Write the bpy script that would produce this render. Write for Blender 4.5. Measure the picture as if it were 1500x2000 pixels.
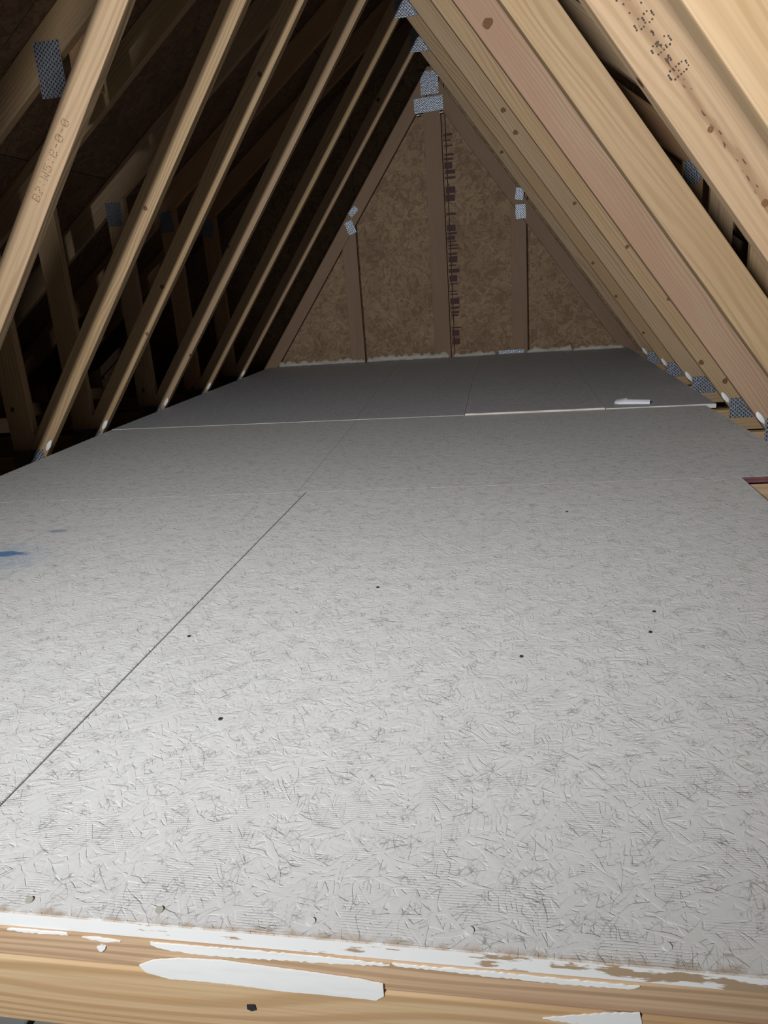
import bpy, bmesh, math, random
from mathutils import Vector, Matrix
random.seed(7)
for o in list(bpy.data.objects):
    bpy.data.objects.remove(o, do_unlink=True)
SC = bpy.context.scene
COL = SC.collection

# ------------------------------------------------------------------ camera
F_PX, YAW, PITCH, ROLL, CAM_H = 1434.91, 0.1854, 0.3005, -0.0752, 0.5971
fw = Vector((-math.sin(YAW)*math.cos(PITCH), math.cos(YAW)*math.cos(PITCH), -math.sin(PITCH)))
r0 = Vector((math.cos(YAW), math.sin(YAW), 0)); u0 = r0.cross(fw)
rt = r0*math.cos(ROLL) + u0*math.sin(ROLL); up = -r0*math.sin(ROLL) + u0*math.cos(ROLL)
cd = bpy.data.cameras.new('camera'); cam = bpy.data.objects.new('camera', cd); COL.objects.link(cam)
cd.sensor_fit = 'VERTICAL'; cd.sensor_height = 36.0; cd.lens = 36.0*F_PX/2000.0
cd.clip_start = 0.02; cd.clip_end = 60
M = Matrix((rt, up, -fw)).transposed().to_4x4(); M.translation = Vector((0, 0, CAM_H))
cam.matrix_world = M
SC.camera = cam

# ------------------------------------------------------------------ world, lights, exposure
w = bpy.data.worlds.new('world'); SC.world = w; w.use_nodes = True
w.node_tree.nodes['Background'].inputs[0].default_value = (0.75, 0.85, 1.0, 1)
w.node_tree.nodes['Background'].inputs[1].default_value = 0.0

def aim(o, target):
    o.rotation_euler = (Vector(target)-o.location).to_track_quat('-Z', 'Y').to_euler()

# hand lamp held up behind and to the left of the camera
ld = bpy.data.lights.new('work_lamp_light', 'SPOT'); lamp = bpy.data.objects.new('work_lamp_light', ld); COL.objects.link(lamp)
ld.energy = 490; ld.spot_size = math.radians(95); ld.spot_blend = 1.0; ld.shadow_soft_size = 0.06
ld.color = (0.98, 0.99, 1.0)
lamp.location = (-0.829, -0.8, 1.32); aim(lamp, (0.15, 5.0, 0.25))
# unseen fill lamp, added below floor level to brighten the header front
ad = bpy.data.lights.new('header_fill', 'AREA'); area = bpy.data.objects.new('header_fill', ad); COL.objects.link(area)
ad.shape = 'RECTANGLE'; ad.size = 1.6; ad.size_y = 1.0; ad.energy = 5.5; ad.color = (1.0, 0.98, 0.95)
area.location = (-0.25, -1.3, -0.5); aim(area, (-0.2, 0.53, -0.05))

SC.view_settings.view_transform = 'Standard'; SC.view_settings.look = 'None'
SC.view_settings.gamma = 1.0; SC.view_settings.use_curve_mapping = False
SC.view_settings.exposure = 0.0
SC.cycles.max_bounces = 4; SC.cycles.diffuse_bounces = 3; SC.cycles.glossy_bounces = 2
SC.cycles.adaptive_threshold = 0.03

# ------------------------------------------------------------------ material helpers
class NT:
    def __init__(s, name):
        s.m = bpy.data.materials.new(name); s.m.use_nodes = True
        s.t = s.m.node_tree; s.b = s.t.nodes['Principled BSDF']
        s.b.inputs['Specular IOR Level'].default_value = 0.25
    def n(s, typ, **kw):
        x = s.t.nodes.new(typ)
        for k, v in kw.items(): setattr(x, k, v)
        return x
    def put(s, sock, v):
        if isinstance(v, (int, float)): sock.default_value = v
        elif isinstance(v, (tuple, list)):
            if len(v) == 3 and sock.type == 'RGBA': v = (*v, 1)
            sock.default_value = v
        else: s.t.links.new(v, sock)
    def math(s, op, a, b=0.0, c=0.0, clamp=False):
        x = s.n('ShaderNodeMath', operation=op, use_clamp=clamp)
        s.put(x.inputs[0], a); s.put(x.inputs[1], b); s.put(x.inputs[2], c); return x.outputs[0]
    def vmath(s, op, a, b=(0, 0, 0)):
        x = s.n('ShaderNodeVectorMath', operation=op); s.put(x.inputs[0], a); s.put(x.inputs[1], b); return x.outputs[0]
    def mix(s, f, a, b):
        x = s.n('ShaderNodeMix', data_type='RGBA'); s.put(x.inputs[0], f); s.put(x.inputs[6], a); s.put(x.inputs[7], b); return x.outputs[2]
    def obj(s): return s.n('ShaderNodeTexCoord').outputs['Object']
    def sep(s, v):
        x = s.n('ShaderNodeSeparateXYZ'); s.put(x.inputs[0], v); return x.outputs
    def rot(s, v, ang, sc):
        x = s.n('ShaderNodeMapping'); s.put(x.inputs[0], v); x.inputs[2].default_value = (0, 0, ang); x.inputs[3].default_value = sc; return x.outputs[0]
    def noise(s, v, scale=1.0, detail=3, rough=.5):
        x = s.n('ShaderNodeTexNoise'); s.put(x.inputs['Vector'], v); x.inputs['Scale'].default_value = scale
        x.inputs['Detail'].default_value = detail; x.inputs['Roughness'].default_value = rough; return x.outputs['Fac']
    def voro(s, v, scale=1.0, feature='F1', dim='3D'):
        x = s.n('ShaderNodeTexVoronoi', feature=feature, voronoi_dimensions=dim); s.put(x.inputs['Vector'], v); x.inputs['Scale'].default_value = scale; return x.outputs
    def ramp(s, f, *stops):
        x = s.n('ShaderNodeMapRange', interpolation_type='SMOOTHSTEP', clamp=True); s.put(x.inputs[0], f)
        x.inputs[1].default_value, x.inputs[2].default_value, x.inputs[3].default_value, x.inputs[4].default_value = stops; return x.outputs[0]
    def bump(s, h, dist, strength=1.0, nrm=None):
        x = s.n('ShaderNodeBump'); s.put(x.inputs['Height'], h); x.inputs['Distance'].default_value = dist; x.inputs['Strength'].default_value = strength
        if nrm is not None: s.put(x.inputs['Normal'], nrm)
        s.put(s.b.inputs['Normal'], x.outputs[0]); return x.outputs[0]
    def out(s, col, rough=.7):
        s.put(s.b.inputs['Base Color'], col); s.put(s.b.inputs['Roughness'], rough); return s.m

def wood(name, light, dark, tint, freq=430, contrast=.85, knots=1.0, tint_amt=.6, rmin=.3, pith=False):
    t = NT(name)
    rnd = t.n('ShaderNodeObjectInfo').outputs['Random']
    off = t.n('ShaderNodeCombineXYZ'); t.put(off.inputs[0], t.math('MULTIPLY', rnd, 37.0)); t.put(off.inputs[1], t.math('MULTIPLY', rnd, 11.3)); t.put(off.inputs[2], t.math('MULTIPLY', rnd, 5.7))
    v = t.vmath('ADD', t.obj(), off.outputs[0])
    n1 = t.noise(t.vmath('MULTIPLY', v, (0.9, 6.5, 6.5)), 1, 2)
    x, y, z = t.sep(v)
    yy = t.math('ADD', t.math('ADD', y, t.math('MULTIPLY', z, .6)), t.math('MULTIPLY', n1, .13))
    # rings are unevenly spaced
    n3 = t.noise(t.vmath('MULTIPLY', v, (.5, 14, 14)), 1, 1)
    ring = t.math('SINE', t.math('ADD', t.math('MULTIPLY', yy, freq), t.math('MULTIPLY', n3, 7.0)))
    ring = t.ramp(ring, -.5, 1.0, 0.0, 1.0)
    fib = t.noise(t.vmath('MULTIPLY', v, (5, 260, 260)), 1, 1)
    patch = t.noise(t.vmath('MULTIPLY', v, (1.3, 7, 7)), 1, 3)
    ringmask = t.ramp(t.noise(t.vmath('MULTIPLY', v, (.7, 9, 9)), 1.7, 1), .35, .65, rmin, 1.0)
    c = t.mix(t.math('MULTIPLY', t.math('MULTIPLY', ring, ringmask), contrast), light, dark)
    c = t.mix(t.math('MULTIPLY', t.ramp(patch, .42, .68, 0, 1), tint_amt), c, tint)
    c = t.mix(t.ramp(fib, .35, .75, 0, .35), c, dark)
    if pith:                                # a brown heart streak down the middle of the face
        ox, oy, oz = t.sep(t.obj())
        wob = t.math('MULTIPLY', t.math('SUBTRACT', t.noise(t.vmath('MULTIPLY', t.obj(), (7, 1, 1)), 1, 2), .5), .03)
        d = t.math('ABSOLUTE', t.math('ADD', oy, wob))
        c = t.mix(t.math('MULTIPLY', t.ramp(d, .002, .011, .6, 0), t.ramp(patch, .3, .6, .4, 1)), c, (.19, .105, .055))
        c = t.mix(t.math('MULTIPLY', t.ramp(d, .004, .009, 1, 0), t.ramp(t.noise(t.vmath('MULTIPLY', t.obj(), (60, 200, 60)), 1, 0), .68, .74, 0, .8)), c, (.05, .025, .015))
    # knots with a darker rim
    vo = t.voro(t.vmath('MULTIPLY', v, (.75, 1, 1)), 4.6)
    kd = t.math('ADD', vo['Distance'], t.math('MULTIPLY', t.noise(v, 60, 2), .03))
    c = t.mix(t.ramp(kd, .06, .16, .45*knots, 0), c, tint)
    c = t.mix(t.ramp(kd, .05, .072, .93*knots, 0), c, (.055, .024, .01))
    t.bump(ring, .0005, .5)
    return t.out(c, .72)

W_PALE = wood('pine_pale', (.40, .283, .175), (.28, .186, .104), (.352, .237, .138))
W_YEL = wood('pine_yellow', (.385, .27, .158), (.27, .178, .088), (.34, .222, .115))
W_PINK = wood('pine_pink', (.385, .265, .172), (.30, .188, .12), (.345, .207, .137), tint_amt=.75)
W_HEART = wood('pine_heart', (.40, .283, .175), (.275, .18, .10), (.352, .237, .138), pith=True)
W_DARK = wood('pine_brown', (.44, .27, .145), (.30, .17, .085), (.36, .18, .09))
W_GAB = wood('pine_aged', (.27, .18, .115), (.19, .12, .072), (.23, .145, .10), contrast=.4)
W_FRONT = wood('pine_header', (.60, .45, .27), (.40, .25, .115), (.56, .35, .20), freq=500, contrast=1.0, knots=0, tint_amt=.35, rmin=.75)
W_FPLATE = wood('pine_header_plate', (.54, .38, .24), (.34, .22, .13), (.50, .30, .20), freq=620, contrast=.8, knots=0, rmin=.6)

def flakes(t, v, layers):
    """Overlapping wood strands: returns (height, stroke) made from stretched cells turned in several directions."""
    top = None; stroke = None
    x = t.n('ShaderNodeTexNoise', noise_dimensions='2D'); t.put(x.inputs['Vector'], v); x.inputs['Scale'].default_value = 40; x.inputs['Detail'].default_value = 0
    v = t.vmath('ADD', v, t.vmath('MULTIPLY', x.outputs['Color'], (.006, .006, 0)))
    for i, (ang, sx, sy) in enumerate(layers):
        m = t.vmath('MULTIPLY', t.rot(t.vmath('ADD', v, (i*3.17, i*1.71, 0)), ang, (1, 1, 1)), (sx, sy, 1))
        a = t.voro(m, 1, 'F1', '2D'); col = t.n('ShaderNodeSeparateColor'); t.put(col.inputs[0], a['Color'])
        e = t.voro(m, 1, 'DISTANCE_TO_EDGE', '2D')['Distance']
        h = t.math('SUBTRACT', t.math('SUBTRACT', col.outputs[0], t.math('MULTIPLY', a['Distance'], .15)), t.ramp(e, 0, .10, .4, 0))
        top = h if top is None else t.math('MAXIMUM', top, h)
        st = t.math('MULTIPLY', t.ramp(e, .02, .06, 1, 0), t.ramp(col.outputs[1], .5, .7, 0, 1))
        stroke = st if stroke is None else t.math('MAXIMUM', stroke, st)
    return top, stroke
LAY = [(.30, 30, 140), (.95, 22, 104), (1.6, 33, 155), (2.25, 24, 112), (2.8, 28, 126)]

def painted(name, base, extra=None):
    t = NT(name); v = t.obj()
    h, st = flakes(t, v, LAY)
    x, y, z = t.sep(v)
    ribs = t.math('SINE', t.math('ADD', t.math('MULTIPLY', y, 1900.0), t.math('MULTIPLY', t.noise(v, 30, 0), 6.0)))
    ribm = t.ramp(t.noise(v, 16, 0), .48, .62, 0, 1)
    rib = t.math('MULTIPLY', t.ramp(ribs, .2, 1, 0, 1), ribm)
    big = t.noise(v, 2.2, 3)
    c = t.mix(t.ramp(big, .3, .7, 0, .22), base, tuple(q*.86 for q in base))
    c = t.mix(t.math('MULTIPLY', st, t.ramp(t.noise(v, 34, 1), .48, .66, .04, .7)), c, tuple(q*.42 for q in base[:2])+(base[2]*.38,))
    c = t.mix(t.math('MULTIPLY', rib, .16), c, tuple(q*.6 for q in base))
    spk = t.noise(v, 150, 1)
    c = t.mix(t.ramp(spk, .76, .84, 0, .6), c, (.12, .11, .10))
    if extra: c = extra(t, c, v)
    hh = t.math('ADD', t.math('MULTIPLY', h, 1.0), t.math('MULTIPLY', rib, -.16))
    t.bump(hh, .0016, .85)
    return t.out(c, .55)

def blue_spray(t, c, v):
    nz = t.noise(v, 22, 3)
    def ell(cx, cy, rx, ry, a0, a1, amt):
        d = t.vmath('MULTIPLY', t.vmath('SUBTRACT', v, (cx, cy, 0)), (1/rx, 1/ry, 0))
        x = t.n('ShaderNodeVectorMath', operation='LENGTH'); t.put(x.inputs[0], d)
        return t.ramp(t.math('ADD', x.outputs['Value'], t.math('MULTIPLY', t.math('SUBTRACT', nz, .5), 1.3)), a0, a1, amt, 0)
    c = t.mix(ell(-1.36, 1.54, .22, .15, .2, 1.3, .36), c, (.16, .27, .42))
    c = t.mix(ell(-1.31, 1.60, .085, .022, .5, 1.1, .85), c, (.05, .15, .36))
    c = t.mix(ell(-1.27, 1.775, .035, .018, .3, 1.2, .5), c, (.07, .13, .24))
    return c
def chipped(t, c, v):
    x, y, z = t.sep(v)
    e = t.ramp(t.math('SUBTRACT', y, t.math('MULTIPLY', t.noise(v, 55, 3), .03)), .512, .524, .75, 0)
    return t.mix(e, c, (.34, .25, .17))
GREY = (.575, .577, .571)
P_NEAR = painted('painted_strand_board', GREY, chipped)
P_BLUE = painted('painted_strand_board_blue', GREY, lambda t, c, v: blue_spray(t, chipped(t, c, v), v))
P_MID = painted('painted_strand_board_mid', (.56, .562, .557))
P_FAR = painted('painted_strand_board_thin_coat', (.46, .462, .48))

def edge_mat(name, a, b, lo, hi):
    t = NT(name); v = t.obj(); n = t.noise(t.vmath('MULTIPLY', v, (9, 40, 60)), 1, 4, .6)
    return t.out(t.mix(t.ramp(n, lo, hi, 0, 1), a, b), .7)
def front_edge():
    t = NT('painted_board_edge'); v = t.obj(); x, y, z = t.sep(v)
    n = t.noise(t.vmath('MULTIPLY', v, (14, 40, 70)), 1, 4, .65)
    k = t.math('ADD', n, t.ramp(x, -.15, .25, -.06, .11))
    return t.out(t.mix(t.ramp(k, .56, .60, 0, 1), (.72, .73, .72), (.36, .26, .17)), .7)
E_WHITE = front_edge()
E_RAW = edge_mat('bare_board_edge', (.66, .63, .58), (.5, .42, .32), .4, .7)
E_PINK = edge_mat('stained_board_edge', (.10, .035, .042), (.16, .07, .07), .35, .65)
WHITE = edge_mat('white_paint', (.76, .775, .765), (.66, .68, .68), .45, .8)
FOAM = edge_mat('foam_cream', (.50, .48, .41), (.36, .34, .28), .4, .7)
INK = NT('black_ink').out((.05, .035, .03), .7)
INKB = NT('brown_ink').out((.16, .09, .05), .7)
BLOB = NT('dark_mark').out((.03, .03, .04), .6)
STEEL = NT('nail_steel'); STEEL.b.inputs['Metallic'].default_value = .7; STEEL = STEEL.out((.62, .62, .60), .4)
NAILP = NT('nail_paint').out((.34, .33, .29), .5)
NAILG = NT('nail_grey_paint').out((.52, .53, .52), .5)
PAPER = NT('paper_white').out((.80, .82, .88), .6)

def osb(name, cols, plane='xz', sc=1.0):
    t = NT(name); v = t.obj()
    if plane == 'xz':
        x, y, z = t.sep(v); cb = t.n('ShaderNodeCombineXYZ'); t.put(cb.inputs[0], x); t.put(cb.inputs[1], z); v2 = cb.outputs[0]
    else: v2 = v
    h, st = flakes(t, v2, [(a, sx*sc*.55, sy*sc*.32) for a, sx, sy in LAY])
    c = t.mix(t.ramp(h, .35, 1.0, 0, 1), cols[0], cols[1])
    c = t.mix(t.math('MULTIPLY', st, .55), c, cols[2])
    c = t.mix(t.ramp(t.noise(v2, 4, 3), .4, .7, 0, .4), c, cols[2])
    t.bump(h, .003, .6)
    return t.out(c, .75)
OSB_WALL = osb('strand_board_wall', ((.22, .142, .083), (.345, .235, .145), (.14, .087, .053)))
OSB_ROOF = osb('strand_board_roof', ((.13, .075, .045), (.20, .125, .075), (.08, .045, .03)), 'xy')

def plate_mat():
    t = NT('galvanised_tooth_plate'); v = t.obj(); x, y, z = t.sep(v)
    row = t.math('SINE', t.math('MULTIPLY', x, 2*math.pi/.017))
    stag = t.math('MULTIPLY', t.math('SIGN', row), math.pi/2)
    cz = t.math('SINE', t.math('ADD', t.math('MULTIPLY', z, 2*math.pi/.016), stag))
    slot = t.math('MULTIPLY', t.ramp(t.math('ABSOLUTE', row), .45, .75, 0, 1), t.ramp(cz, .1, .5, 0, 1))
    n = t.noise(v, 90, 2)
    c = t.mix(slot, t.mix(n, (.26, .29, .35), (.42, .45, .51)), (.05, .055, .065))
    t.b.inputs['Metallic'].default_value = .55
    t.bump(t.math('SUBTRACT', n, slot), .003, .8)
    return t.out(c, .42)
PLATE = plate_mat()
def gyps():
    t = NT('ceiling_backing'); v = t.obj(); n = t.noise(v, 5, 4)
    return t.out(t.mix(n, (.10, .075, .055), (.16, .12, .09)), .9)
GYPS = gyps()
def greyboard():
    t = NT('weathered_grey'); v = t.obj(); n = t.noise(t.vmath('MULTIPLY', v, (3, 60, 3)), 1, 3)
    return t.out(t.mix(n, (.20, .21, .20), (.33, .34, .33)), .8)
GREYB = greyboard()

# ------------------------------------------------------------------ object helpers
def link(name, me, mats, parent=None, mat=None):
    o = bpy.data.objects.new(name, me); COL.objects.link(o)
    for q in (mats if isinstance(mats, (list, tuple)) else [mats]): me.materials.append(q)
    if parent is not None: o.parent = parent
    if mat is not None: o.matrix_world = mat
    return o
def empty(name, loc=(0, 0, 0)):
    o = bpy.data.objects.new(name, None); COL.objects.link(o); o.location = loc; o.empty_display_size = .1; return o
def tag(o, label, cat, group=None):
    o['label'] = label; o['category'] = cat
    if group: o['group'] = group
    return o
def prism(pts, y0, y1, bevel=.0025, seg=2):
    """bmesh: outline in (x,z) extruded along y from y0 to y1."""
    bm = bmesh.new()
    a = [bm.verts.new((p[0], y0, p[1])) for p in pts]; b = [bm.verts.new((p[0], y1, p[1])) for p in pts]
    n = len(pts)
    bm.faces.new(a); bm.faces.new(list(reversed(b)))
    for i in range(n): bm.faces.new((a[i], b[i], b[(i+1) % n], a[(i+1) % n]))
    bmesh.ops.recalc_face_normals(bm, faces=bm.faces)
    if bevel: bmesh.ops.bevel(bm, geom=list(bm.edges), offset=bevel, segments=seg, affect='EDGES', profile=.6)
    return bm
def mesh_of(bm, name, smooth=False):
    me = bpy.data.meshes.new(name); bm.to_mesh(me); bm.free()
    if smooth:
        for p in me.polygons: p.use_smooth = True
    return me
def lumber(name, pts, y, thick, axis, mat, parent, base=(0, 0, 0)):
    """A piece of lumber whose outline is given in truss-plane (X,Z); its local x axis runs along AXIS so the grain does too."""
    ang = math.atan2(axis[1], axis[0])
    cx = sum(p[0] for p in pts)/len(pts); cz = sum(p[1] for p in pts)/len(pts)
    ca, sa = math.cos(-ang), math.sin(-ang)
    loc = [((p[0]-cx)*ca-(p[1]-cz)*sa, (p[0]-cx)*sa+(p[1]-cz)*ca) for p in pts]
    bm = prism(loc, -thick/2, thick/2, .003)
    # local y = across the face, local z = thickness
    for vtx in bm.verts: vtx.co = (vtx.co.x, vtx.co.z, -vtx.co.y)
    me = mesh_of(bm, name)
    R = Matrix.Rotation(-ang, 4, 'Y') @ Matrix.Rotation(math.radians(90), 4, 'X')
    o = bpy.data.objects.new(name, me); COL.objects.link(o); me.materials.append(mat)
    o.parent = parent
    o.matrix_local = Matrix.Translation(Vector((cx, y+thick/2, cz))-Vector(base)) @ R
    return o
def box_me(name, sx, sy, sz, bevel=.002):
    bm = bmesh.new(); bmesh.ops.create_cube(bm, size=1)
    for vtx in bm.verts: vtx.co = (vtx.co.x*sx, vtx.co.y*sy, vtx.co.z*sz)
    if bevel: bmesh.ops.bevel(bm, geom=list(bm.edges), offset=bevel, segments=1, affect='EDGES')
    return mesh_of(bm, name)
def plate_part(x0, x1, z0, z1, y, parent, base, rot=0.0, name='tooth_plate'):
    o = link(name, box_me(name, x1-x0, .0025, z1-z0, .0006), PLATE, parent)
    o.matrix_local = Matrix.Translation(Vector(((x0+x1)/2, y-.0018, (z0+z1)/2))-Vector(base)) @ Matrix.Rotation(rot, 4, 'Y')
    return o
def blob_me(name, rx, ry, rz, seed=0, amt=.25):
    rr = random.Random(seed); bm = bmesh.new(); bmesh.ops.create_icosphere(bm, subdivisions=2, radius=1)
    for vtx in bm.verts:
        k = 1+amt*(rr.random()-.5); vtx.co = (vtx.co.x*rx*k, vtx.co.y*ry*k, vtx.co.z*rz*k)
    return mesh_of(bm, name, True)

FONT = {'B': ['11110','10001','10001','11110','10001','10001','11110'], '2': ['01110','10001','00001','00110','01000','10000','11111'],
 ':': ['00000','00100','00000','00000','00000','00100','00000'], 'W': ['10001','10001','10001','10101','10101','11011','10001'],
 '5': ['11111','10000','11110','00001','00001','10001','01110'], '8': ['01110','10001','10001','01110','10001','10001','01110'],
 '-': ['00000','00000','00000','01110','00000','00000','00000'], '0': ['01110','10001','10011','10101','11001','10001','01110']}
def stamp(text, start, direction, updir, pitch, y, parent, base, mat, dot=.36, aspect=1.0):
    d = Vector((direction[0], 0, direction[1])).normalized(); u = Vector((updir[0], 0, updir[1]))
    u = (u-d*u.dot(d)).normalized(); rr = random.Random(3)
    bm = bmesh.new(); S0 = Vector((start[0], 0, start[1]))
    for ci, ch in enumerate(text):
        for r in range(7):
            for c in range(5):
                if FONT[ch][r][c] == '1' and rr.random() > .08:
                    p = S0 + d*(ci*6.2+c)*pitch*aspect + u*(6-r)*pitch
                    p += Vector((rr.uniform(-.1, .1), 0, rr.uniform(-.1, .1)))*pitch
                    h = dot*pitch*rr.uniform(.8, 1.2)
                    vs = [bm.verts.new(p+d*math.cos(a)*h+u*math.sin(a)*h) for a in [i*math.pi/3 for i in range(6)]]
                    bm.faces.new(vs)
    for vtx in bm.verts: vtx.co.y = y
    bmesh.ops.recalc_face_normals(bm, faces=bm.faces)
    o = link('stamped_print', mesh_of(bm, 'stamped_print'), mat, parent); o.location = -Vector(base)
    o['label'] = 'dot matrix stamped lettering'
    return o

# ------------------------------------------------------------------ floor (painted strand board sheets)
floor = empty('floor'); floor['kind'] = 'structure'
TH = .018
def panel(quad, mat, edge, dz=0.0, name='floor_panel', bev=.0005):
    bm = bmesh.new(); n = len(quad)
    a = [bm.verts.new((x, y, dz)) for x, y in quad]; b = [bm.verts.new((x, y, dz-TH)) for x, y in quad]
    f = bm.faces.new(a); bm.faces.new(list(reversed(b)))
    for i in range(n):
        q = bm.faces.new((a[i], b[i], b[(i+1) % n], a[(i+1) % n])); q.material_index = 1
    bmesh.ops.recalc_face_normals(bm, faces=bm.faces)
    bmesh.ops.bevel(bm, geom=[e for e in bm.edges if all(abs(vv.co.z-dz) < 1e-6 for vv in e.verts)], offset=bev, segments=1, affect='EDGES')
    return link(name, mesh_of(bm, name), [mat, edge], floor)
g = .0014
def yb(x): return 2.135+.035*x
YF = .530
pn_l = panel([(-1.98, YF+.004), (-.655-g, YF), (-.637-g, yb(-.637)-.001), (-1.98, yb(-1.98)-.001)], P_BLUE, E_WHITE, bev=.0012)
pn_r = panel([(-.655+g, YF), (.632, YF-.001), (.635, yb(.635)-.001), (-.637+g, yb(-.637)-.001)], P_NEAR, E_WHITE, bev=.0012)
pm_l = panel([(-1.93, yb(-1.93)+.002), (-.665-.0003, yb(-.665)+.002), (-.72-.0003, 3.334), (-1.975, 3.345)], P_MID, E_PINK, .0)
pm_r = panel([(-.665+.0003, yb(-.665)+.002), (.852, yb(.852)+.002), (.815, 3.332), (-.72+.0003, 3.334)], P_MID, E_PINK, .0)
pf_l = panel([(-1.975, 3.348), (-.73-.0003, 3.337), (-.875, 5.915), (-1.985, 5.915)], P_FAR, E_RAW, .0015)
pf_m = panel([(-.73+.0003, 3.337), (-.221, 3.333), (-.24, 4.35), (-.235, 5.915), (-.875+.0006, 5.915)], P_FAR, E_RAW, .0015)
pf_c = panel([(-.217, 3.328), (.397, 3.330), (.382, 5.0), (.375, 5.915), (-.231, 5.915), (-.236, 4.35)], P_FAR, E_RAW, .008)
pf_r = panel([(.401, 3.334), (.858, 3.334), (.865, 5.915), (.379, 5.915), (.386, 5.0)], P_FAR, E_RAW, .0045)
# nail heads in the nearest sheet
def nail(x, y, parent, r=.0048, mat=NAILP, tilt=0):
    bm = bmesh.new(); bmesh.ops.create_cone(bm, cap_ends=True, segments=14, radius1=r, radius2=r*.86, depth=.0022)
    o = link('nail_head', mesh_of(bm, 'nail_head'), mat, parent); o.location = (x, y, .0008); o.rotation_euler = (tilt, tilt*.6, 0)
for x, y in [(-.516, .546), (-.368, .547), (-.207, .548), (-.051, .552), (.129, .552)]: nail(x, y, pn_r, tilt=.2, mat=NAILP if x < -.3 else NAILG)
for x, y in [(-.283, 1.375), (.242, 1.265), (.005, 1.092), (-.436, .889), (.131, 1.863), (.222, 1.184), (-.6, 1.15)]: nail(x, y, pn_r, .0032, BLOB, .1)
# ceiling boarding under the trusses, below the floor sheets
bk = link('ceiling_backing', box_me('ceiling_backing', 5.9, 5.5, .012, 0), GYPS, floor); bk.location = (-.56, 3.38, -.175)

# ------------------------------------------------------------------ truss geometry
XL, SL, XR, SR = -2.000, .7154, .8994, -.7246
XA = -.5595; ZA = 2.0136
WL, WR = .100, .130                    # level widths of the two inner webs
def tz(x): return 1.06+.78*(x+2.15) if x <= XA else 1.06+.78*(2*XA-x+2.15)
CH_T, CH_B, TK = -.0195, -.108, .038
def truss(y, label, mats, dl=0.0, dr=0.0, plates=True, top=True, name='roof_truss', posts=True, dabs=True):
    base = (XA, y, CH_B)
    t = empty(name, base); tag(t, label, 'roof truss', 'roof trusses along the attic')
    ml, mr, mc = mats; XLk = XL+dl; XRk = XR+dr
    for xa, xb in ((((-3.5, 2.38),)) if y > .3 else ((-3.5, -1.6), (.6, 2.38))):      # added truss by the camera: chord left open for the fill light
        lumber('bottom_chord', [(xa, CH_B), (xb, CH_B), (xb, CH_T), (xa, CH_T)], y, TK, (1, 0), mc, t, base)
    wl = lumber('web', [(XLk+SL*CH_T, CH_T), (XA, (XA-XLk)/SL), (XA, (XA+WL-XLk)/SL), (XLk-WL+SL*CH_T, CH_T)], y, TK, (SL, 1), ml, t, base)
    wr = lumber('web', [(XRk+SR*CH_T, CH_T), (XA+.0006, (XA-XRk)/SR), (XA+.0006, (XA-WR-XRk)/SR), (XRk+WR+SR*CH_T, CH_T)], y, TK, (SR, 1), mr, t, base)
    for s in (-1, 1):
        xo, xi = XA+s*2.94, XA+s*.0006
        lumber('top_chord', [(xo, tz(xo)), (xi, tz(xi)), (xi, tz(xi)+.15), (xo, tz(xo)+.15)], y, TK, (-s*1, .78), mc, t, base)
        xa, xb = (-2.160, -2.047) if s < 0 else (.945, 1.055)
        # upright post, seated behind the web foot
        lumber('post', [(xa, CH_T), (xb, CH_T), (xb, tz(xb)-.001), (xa, tz(xa)-.001)], y+.0005, TK-.001, (0, 1), mc, t, base)
    if plates:
        plate_part(XA-.042, XA+.085, 1.985, 2.115, y, t, base)
        plate_part(XA-.10, XA+.10, 2.27, 2.41, y, t, base)
        plate_part(-2.165, -2.018, -.085, .017, y, t, base)
        plate_part(.905, 1.03, -.055, .03, y, t, base)
        plate_part(-2.155, -2.07, 1.0, 1.12, y-.0005, t, base)
        plate_part(.95, 1.04, 1.0, 1.12, y-.0005, t, base)
    if dabs:
        for sx, xx, seed in ((1, XL+SL*.035-.012, int(y*100)), (-1, XR+SR*.028+.008, int(y*77))):
            o = link('paint_dab', blob_me('paint_dab', .010, .004, .030, seed), WHITE, t)
            o.matrix_local = Matrix.Translation(Vector((xx, y-.001, .032))-Vector(base)) @ Matrix.Rotation(sx*.62, 4, 'Y')
            o['label'] = 'dab of white paint at the web foot'
    return t, wl, wr, base

TY = {-3: 0.09, -2: 0.62, -1: 1.00, 0: 1.555, 1: 2.189, 2: 2.844, 3: 3.312, 4: 3.999, 5: 4.644, 6: 5.310}  # the leading pair are unseen trusses, added to cast shadow on the left side
LAB = {-3: 'unseen roof truss added beside the camera to shade the left side', -2: 'unseen roof truss added over the near floor edge to shade the left side', -1: 'nearest roof truss, only its pale right web shows in the top right corner',
 0: 'roof truss whose right web carries large dark stamped digits',
 1: 'roof truss whose left web carries small stamped letters, nearest full truss at left',
 2: 'roof truss with pinkish right web and round knot, left foot with shiny tooth plate',
 3: 'roof truss standing right behind the pink-webbed truss',
 4: 'roof truss fourth in front of the gable wall, between the two middle trusses',
 5: 'second roof truss in front of the gable wall, peak plate at top edge of photo',
 6: 'last roof truss standing directly in front of the gable wall'}
LAB[4] = 'third roof truss counted from the gable wall'
MATS = {-3: (W_PALE, W_PALE, W_DARK), -2: (W_PALE, W_PALE, W_DARK), -1: (W_YEL, W_YEL, W_DARK), 0: (W_PALE, W_HEART, W_PALE), 1: (W_PALE, W_YEL, W_PALE), 2: (W_YEL, W_PINK, W_YEL),
        3: (W_YEL, W_YEL, W_YEL), 4: (W_PALE, W_PALE, W_PALE), 5: (W_YEL, W_YEL, W_DARK), 6: (W_PALE, W_PALE, W_DARK)}
TR = {}; DR_NEAR = -.071
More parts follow.
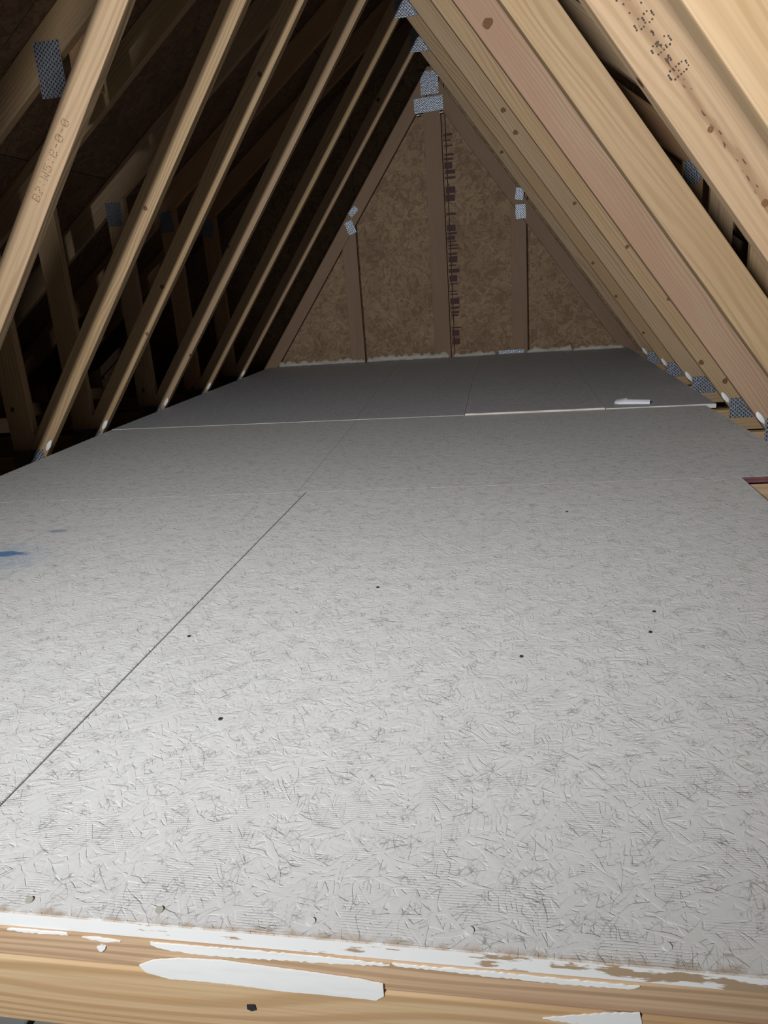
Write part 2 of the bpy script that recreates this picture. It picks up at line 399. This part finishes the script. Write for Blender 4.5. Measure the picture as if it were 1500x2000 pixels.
for k, y in TY.items(): TR[k] = truss(y, LAB[k], MATS[k], dl={0: -.022}.get(k, 0), dr={-1: DR_NEAR}.get(k, 0))
t1, wl1, wr1, b1 = TR[1]
stamp('B2:W5:8-0-0', (-1.392, .905), (SL, 1), (-1, .7), .00375, TY[1]-.0006, t1, b1, INKB, .45, 1.0)
t2, _a, _b, b2 = TR[2]
plate_part(-1.71, -1.605, 1.345, 1.53, TY[2]-.0005, t2, b2)
lumber('brace', [(-1.60, 1.36), (-1.495, 1.36), (-1.485, 1.80), (-1.585, 1.80)], TY[2]+.0385, TK, (0, 1), W_DARK, t2, b2)
t0, wl0, wr0, b0 = TR[0]
stamp('W5:8-0-0', (.175, 1.067), (-SR, -1), (1, .72), .0057, TY[0]-.0006, t0, b0, INK, .34, .74)

# knots in the web faces (truss, side, x, z, radius)
KNOT = NT('knot_heart'); _v = KNOT.obj(); _d = KNOT.n('ShaderNodeVectorMath', operation='LENGTH'); KNOT.put(_d.inputs[0], _v)
_r = KNOT.math('SINE', KNOT.math('MULTIPLY', _d.outputs['Value'], 1500.0))
KNOT = KNOT.out(KNOT.mix(KNOT.ramp(_r, -1, 1, 0, .5), (.12, .055, .025), (.22, .11, .05)), .7)
for k, sd, x, z, r in [(2, 'R', -.059, 1.398, .017), (3, 'R', .471, .67, .008), (3, 'R', .641, .452, .008), (3, 'R', .782, .185, .011), (3, 'R', .881, .103, .012),
      (4, 'R', .315, .906, .009), (5, 'R', .471, .624, .009), (5, 'R', .604, .429, .009), (5, 'R', .765, .211, .008), (4, 'R', -.02, 1.351, .012), (4, 'R', .036, 1.248, .012),
      (6, 'R', -.042, 1.356, .011), (2, 'L', -1.371, .937, .009), (3, 'L', -1.574, .657, .010), (3, 'L', -1.686, .453, .008), (3, 'L', -1.004, 1.457, .010), (0, 'R', .361, .821, .006), (0, 'R', .464, .688, .007)]:
    tr_, wl_, wr_, bs_ = TR[k]; web = wr_ if sd == 'R' else wl_
    rr = random.Random(int(x*1000)+k); n = 14; bm = bmesh.new(); ph = rr.uniform(0, 6)
    bm.faces.new([bm.verts.new((math.cos(a)*r*(1+.14*math.sin(2*a+ph)), 0, math.sin(a)*r*(1+.14*math.sin(3*a+ph)))) for a in [i*2*math.pi/n for i in range(n)]])
    bmesh.ops.recalc_face_normals(bm, faces=bm.faces); bmesh.ops.solidify(bm, geom=list(bm.faces), thickness=.0004)
    o = link('knot', mesh_of(bm, 'knot'), KNOT, web)
    o.matrix_parent_inverse = (Matrix.Translation(bs_) @ web.matrix_basis).inverted()
    o.location = (x, TY[k]-.0006, z)

# ------------------------------------------------------------------ gable end
YG = 5.921
wall = empty('wall_far', (0, YG+.05, 0)); wall['kind'] = 'structure'
def wpanel(pts, name='wall_panel', mat=OSB_WALL, y0=.0, th=.012):
    bm = prism(pts, y0, y0+th, .001, 1); return link(name, mesh_of(bm, name), mat, wall)
def rz(x): return tz(x)+.15
wpanel([(-3.5, -.1), (-1.169, -.1), (-1.169, rz(-1.169)), (-3.5, rz(-3.5)+.001)])
wpanel([(-1.165, -.1), (-.452, -.1), (-.452, rz(-.452)), (XA, rz(XA)), (-1.165, rz(-1.165))])
wpanel([(-.447, -.1), (.128, -.1), (.128, rz(.128)), (-.447, rz(-.447))])
wpanel([(.132, -.1), (2.38, -.1), (2.38, rz(2.38)+.001), (.132, rz(.132))])
gb = (XA, YG, CH_B); gt = empty('gable_truss', gb)
tag(gt, 'brown gable end truss with upright studs against the strand board wall', 'gable truss')
GI = .09
lumber('bottom_chord', [(-3.5, CH_B), (2.38, CH_B), (2.38, CH_T), (-3.5, CH_T)], YG, TK, (1, 0), W_GAB, gt, gb)
xl, xr = XL+GI, XR-GI; zg = (xr-xl)/(SL-SR); xg = xl+SL*zg
lumber('web', [(xl+SL*CH_T, CH_T), (xg, zg), (xg, zg+.17), (xl-.12+SL*CH_T, CH_T)], YG, TK, (SL, 1), W_GAB, gt, gb)
lumber('web', [(xr+SR*CH_T, CH_T), (xg+.0006, zg), (xg+.0006, zg+.17), (xr+.12+SR*CH_T, CH_T)], YG, TK, (SR, 1), W_GAB, gt, gb)
for s in (-1, 1):
    xo, xi = XA+s*2.94, XA+s*.0006
    lumber('top_chord', [(xo, tz(xo)), (xi, tz(xi)), (xi, tz(xi)+.15), (xo, tz(xo)+.15)], YG, TK, (-s*1, .78), W_GAB, gt, gb)
lumber('stud', [(-.602, CH_T), (-.478, CH_T), (-.478, zg-.12), (xg, zg-.002), (-.602, zg-.10)], YG+.002, TK-.002, (0, 1), W_GAB, gt, gb)
lumber('stud', [(-1.283, CH_T), (-1.170, CH_T), (-1.170, (-1.170-xl)/SL-.002), (-1.283, (-1.283-xl)/SL-.002)], YG+.002, TK-.002, (0, 1), W_GAB, gt, gb)
lumber('stud', [(.006, CH_T), (.120, CH_T), (.120, (.120-xr)/SR-.002), (.006, (.006-xr)/SR-.002)], YG+.002, TK-.002, (0, 1), W_GAB, gt, gb)
p = plate_part(-.665, -.455, 1.757, 1.855, YG-.0005, gt, gb, -.035)
p = plate_part(-.612, -.482, 1.868, 2.02, YG-.0005, gt, gb)
p = plate_part(-1.238, -1.172, .975, 1.075, YG-.0005, gt, gb, -.35)
p = plate_part(-1.215, -1.135, 1.115, 1.16, YG-.0005, gt, gb, -.7)
p = plate_part(.045, .105, 1.112, 1.195, YG-.0005, gt, gb, .15)
p = plate_part(.044, .117, .982, 1.082, YG-.0005, gt, gb)
p = plate_part(-.105, .095, .001, .036, YG-.004, gt, gb)
for x, z in [(-.600, 1.905), (-.585, 1.905), (-.500, 1.900), (-.553, 1.853), (.05, 1.0), (-1.2, 1.0)]:
    o = link('nail_head', blob_me('nail_head', .006, .004, .006, 2, 0), STEEL, gt); o.location = Vector((x, YG-.005, z))-Vector(gb)
for x, z, l in [(-.64, 1.742, .018), (-.47, 1.745, .022)]:
    o = link('bent_nail', blob_me('bent_nail', l, .004, .005, 4, .1), STEEL, gt); o.location = Vector((x, YG-.006, z))-Vector(gb)
# printed blocks along the edge of a wall sheet
rr = random.Random(11); bm = bmesh.new(); z = .03
while z < 1.68:
    h = rr.choice([.010, .016, .028, .045])
    if rr.random() < .85:
        x0 = -.468+rr.uniform(-.003, .003); x1 = x0+rr.uniform(.055, .082)
        bm.faces.new([bm.verts.new(q) for q in ((x0, -.0012, z), (x1, -.0012, z), (x1, -.0012, z+h), (x0, -.0012, z+h))])
    z += h+rr.uniform(.006, .026)
o = link('edge_print', mesh_of(bm, 'edge_print'), NT('edge_print_ink').out((.085, .045, .045), .8), wall)
o['label'] = 'dark printed blocks along a sheet edge'
# cream foam squeezed along the foot of the gable wall
def foam(x0, x1, seed, hmax):
    rr = random.Random(seed); bm = bmesh.new(); n = max(6, int((x1-x0)/.02)); prev = None
    for i in range(n+1):
        x = x0+(x1-x0)*i/n; e = min(1, min(i, n-i)/1.5+.35)
        hh = hmax*e*rr.uniform(.55, 1.1); d = .016*e*rr.uniform(.7, 1.2)
        ring = [bm.verts.new((x, YG-.001+yy, zz)) for yy, zz in ((0, .004), (-d*1.1, .004), (-d, hh*.5), (-d*.6, hh*.9), (0, hh))]
        if prev:
            for j in range(4): bm.faces.new((prev[j], prev[j+1], ring[j+1], ring[j]))
        else: bm.faces.new(ring)
        prev = ring
    bm.faces.new(list(reversed(prev))); bmesh.ops.recalc_face_normals(bm, faces=bm.faces)
    o = link('foam_bead', mesh_of(bm, 'foam_bead', True), FOAM, wall); o.location = (0, -YG-.05, 0); o['label'] = 'cream foam bead'
for i, (a, b, h) in enumerate([(-1.90, -1.17, .044), (-1.155, -.485, .052), (-.46, -.12, .040), (.11, .46, .05), (.46, .84, .038)]): foam(a, b, i+5, h)

# ------------------------------------------------------------------ roof deck
ceil = empty('ceiling'); ceil['kind'] = 'structure'
def roof_panel(s, u0, u1, y0, y1):
    # u = level distance from the ridge
    a, b = XA+s*u0, XA+s*u1
    za, zb = tz(XA)+.152-.78*u0, tz(XA)+.152-.78*u1
    me_name = 'roof_panel'
    ang = math.atan2(zb-za, b-a); ln = math.hypot(b-a, zb-za)
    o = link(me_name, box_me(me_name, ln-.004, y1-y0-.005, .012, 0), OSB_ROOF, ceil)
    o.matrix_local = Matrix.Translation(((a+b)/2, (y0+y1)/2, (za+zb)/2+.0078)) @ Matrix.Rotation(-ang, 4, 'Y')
cw = 1.22*math.cos(math.atan(.78)); us = [0, .12+cw*.5, .12+cw*1.5, .12+cw*2.5, 3.05]
for s in (-1, 1):
    for i in range(4):
        st = -.9+(i % 2)*1.22; y = -.9
        ys = [-.9]+[q for q in (st+1.22 if i % 2 == 0 else st, ) if q > -.9]
        while ys[-1] < 5.98: ys.append(min(ys[-1]+2.44, 5.985))
        for j in range(len(ys)-1): roof_panel(s, us[i], us[i+1], ys[j], ys[j+1])

for nm, xx in (('wall_left', -3.53), ('wall_right', 2.41)):
    o = link(nm, box_me(nm, .03, 6.9, .5, 0), OSB_ROOF); o.location = (xx, 2.55, .02); o['kind'] = 'structure'

# ------------------------------------------------------------------ header under the near floor edge
hd = empty('header_beam', (-.56, .55, -.163)); tag(hd, 'paint smeared wooden header under the near floor edge', 'beam')
hb = (-.56, .55, -.163)
lumber('top_plate', [(-2.0, -.0625), (.9, -.0545), (.9, -.0185), (-2.0, -.0185)], .5290, .089, (1, .003), W_FPLATE, hd, hb)
lumber('lower_board', [(-2.0, -.151), (.9, -.151), (.9, -.0552), (-2.0, -.0632)], .5275, .038, (1, .003), W_FRONT, hd, hb)
def smear(pts, y, mat, seed, jit=.0012, name='paint_smear', rough_from=0):
    rr = random.Random(seed); out = []
    n = len(pts)
    for i in range(n):
        a, b = pts[i], pts[(i+1) % n]; L = math.hypot(b[0]-a[0], b[1]-a[1]); m = max(2, int(L/.0035))
        for j in range(m):
            t = j/m; w_ = math.sin(31*t+seed)*.5+math.sin(67*t+2*seed)*.5; out.append((a[0]+(b[0]-a[0])*t+rr.uniform(-jit, jit)*.3, a[1]+(b[1]-a[1])*t+jit*(.5*w_+rr.uniform(-.5, .5))))
    bm = prism(out, y-.0012, y+.0006, 0)
    bmesh.ops.triangulate(bm, faces=[f for f in bm.faces if len(f.verts) > 4])
    o = link(name, mesh_of(bm, name), mat, hd); o.location = -Vector(hb); return o
s2 = [(-0.3722, -0.0218), (-0.3391, -0.0215), (-0.2584, -0.0208), (-0.1862, -0.0209), (-0.1338, -0.0222), (-0.1267, -0.0238), (-0.1775, -0.0275), (-0.2292, -0.0289), (-0.2877, -0.0315), (-0.3257, -0.0316), (-0.358, -0.0292), (-0.3727, -0.0252)]
s3 = [(-0.3899, -0.0524), (-0.3721, -0.0435), (-0.3429, -0.0382), (-0.2988, -0.0359), (-0.2512, -0.0384), (-0.2096, -0.0404), (-0.1586, -0.0434), (-0.1347, -0.0466), (-0.1348, -0.0616), (-0.1428, -0.0679), (-0.1917, -0.0675), (-0.2392, -0.0682), (-0.2926, -0.0657), (-0.3311, -0.0659), (-0.3592, -0.0666), (-0.3838, -0.0609)]
s4 = [(-0.1239, -0.0207), (-0.0825, -0.0212), (-0.0348, -0.0206), (0.0347, -0.0214), (0.1017, -0.0217), (0.0953, -0.0254), (0.0347, -0.0268), (-0.035, -0.0257), (-0.0924, -0.0238), (-0.1217, -0.0232)]
s5 = [(0.016, -0.0697), (0.0439, -0.0627), (0.0713, -0.0568), (0.1027, -0.0522), (0.106, -0.0712), (0.0579, -0.0735), (0.03, -0.0709)]
s6 = [(-0.5354, -0.0215), (-0.5209, -0.0195), (-0.4971, -0.0195), (-0.4669, -0.0195), (-0.4643, -0.0215), (-0.505, -0.0235), (-0.5224, -0.0229)]
s7 = [(-0.449, -0.0228), (-0.4286, -0.0214), (-0.4064, -0.0238), (-0.4242, -0.0266), (-0.438, -0.0251)]
s8 = [(-0.4343, -0.0346), (-0.4283, -0.0305), (-0.4236, -0.0327), (-0.4263, -0.0378), (-0.4322, -0.0411)]
s9 = [(-0.2788, -0.0917), (-0.2699, -0.0905), (-0.2692, -0.0973), (-0.2744, -0.0994), (-0.279, -0.0972)]
for i, s in enumerate((s2, s3, s4, s5, s6, s7, s8)): smear(s, .5275 if i in (1, 3) else .5288, WHITE, i+1, .0004 if i == 1 else .0011)
smear(s9, .5275, BLOB, 9, .0003, 'dark_spot')
# grey boards of the landing below the header
land = empty('trim_1'); land['kind'] = 'structure'
for x0, x1 in ((-2.0, -.672), (-.662, .4), (.41, 1.2)):
    o = link('landing_board', box_me('landing_board', x1-x0, .5, .03), GREYB, land); o.location = ((x0+x1)/2, .80, -.345)

# ------------------------------------------------------------------ scrap of paper on the far sheets
bm = bmesh.new()
prof = [(-.026, .001), (-.020, .012), (-.006, .020), (.008, .019), (.020, .010), (.026, .001)]
rows_ = []
for i in range(7):
    x = -.075+.15*i/6; k = 1 if i > 1 else .55+.25*i
    rows_.append([bm.verts.new((x, y+(.008 if i == 0 else 0), z*k*(1.0-.03*i)+.001)) for y, z in prof])
for i in range(6):
    for j in range(5): bm.faces.new((rows_[i][j], rows_[i+1][j], rows_[i+1][j+1], rows_[i][j+1]))
bmesh.ops.recalc_face_normals(bm, faces=bm.faces)
r_ = bmesh.ops.solidify(bm, geom=list(bm.faces), thickness=.001)
pp = link('paper_scrap', mesh_of(bm, 'paper_scrap'), PAPER); pp.location = (.525, 3.42, .0050); pp.rotation_euler = (0, 0, -.22)
bm = bmesh.new(); vs = [bm.verts.new(q) for q in ((-.078, -.02, .002), (-.035, -.026, .004), (-.02, .004, .026), (-.072, .012, .016))]; bm.faces.new(vs)
bmesh.ops.solidify(bm, geom=list(bm.faces), thickness=.001)
link('folded_flap', mesh_of(bm, 'folded_flap'), PAPER, pp)
tag(pp, 'small folded scrap of white paper lying on the dark far floor sheets', 'paper')
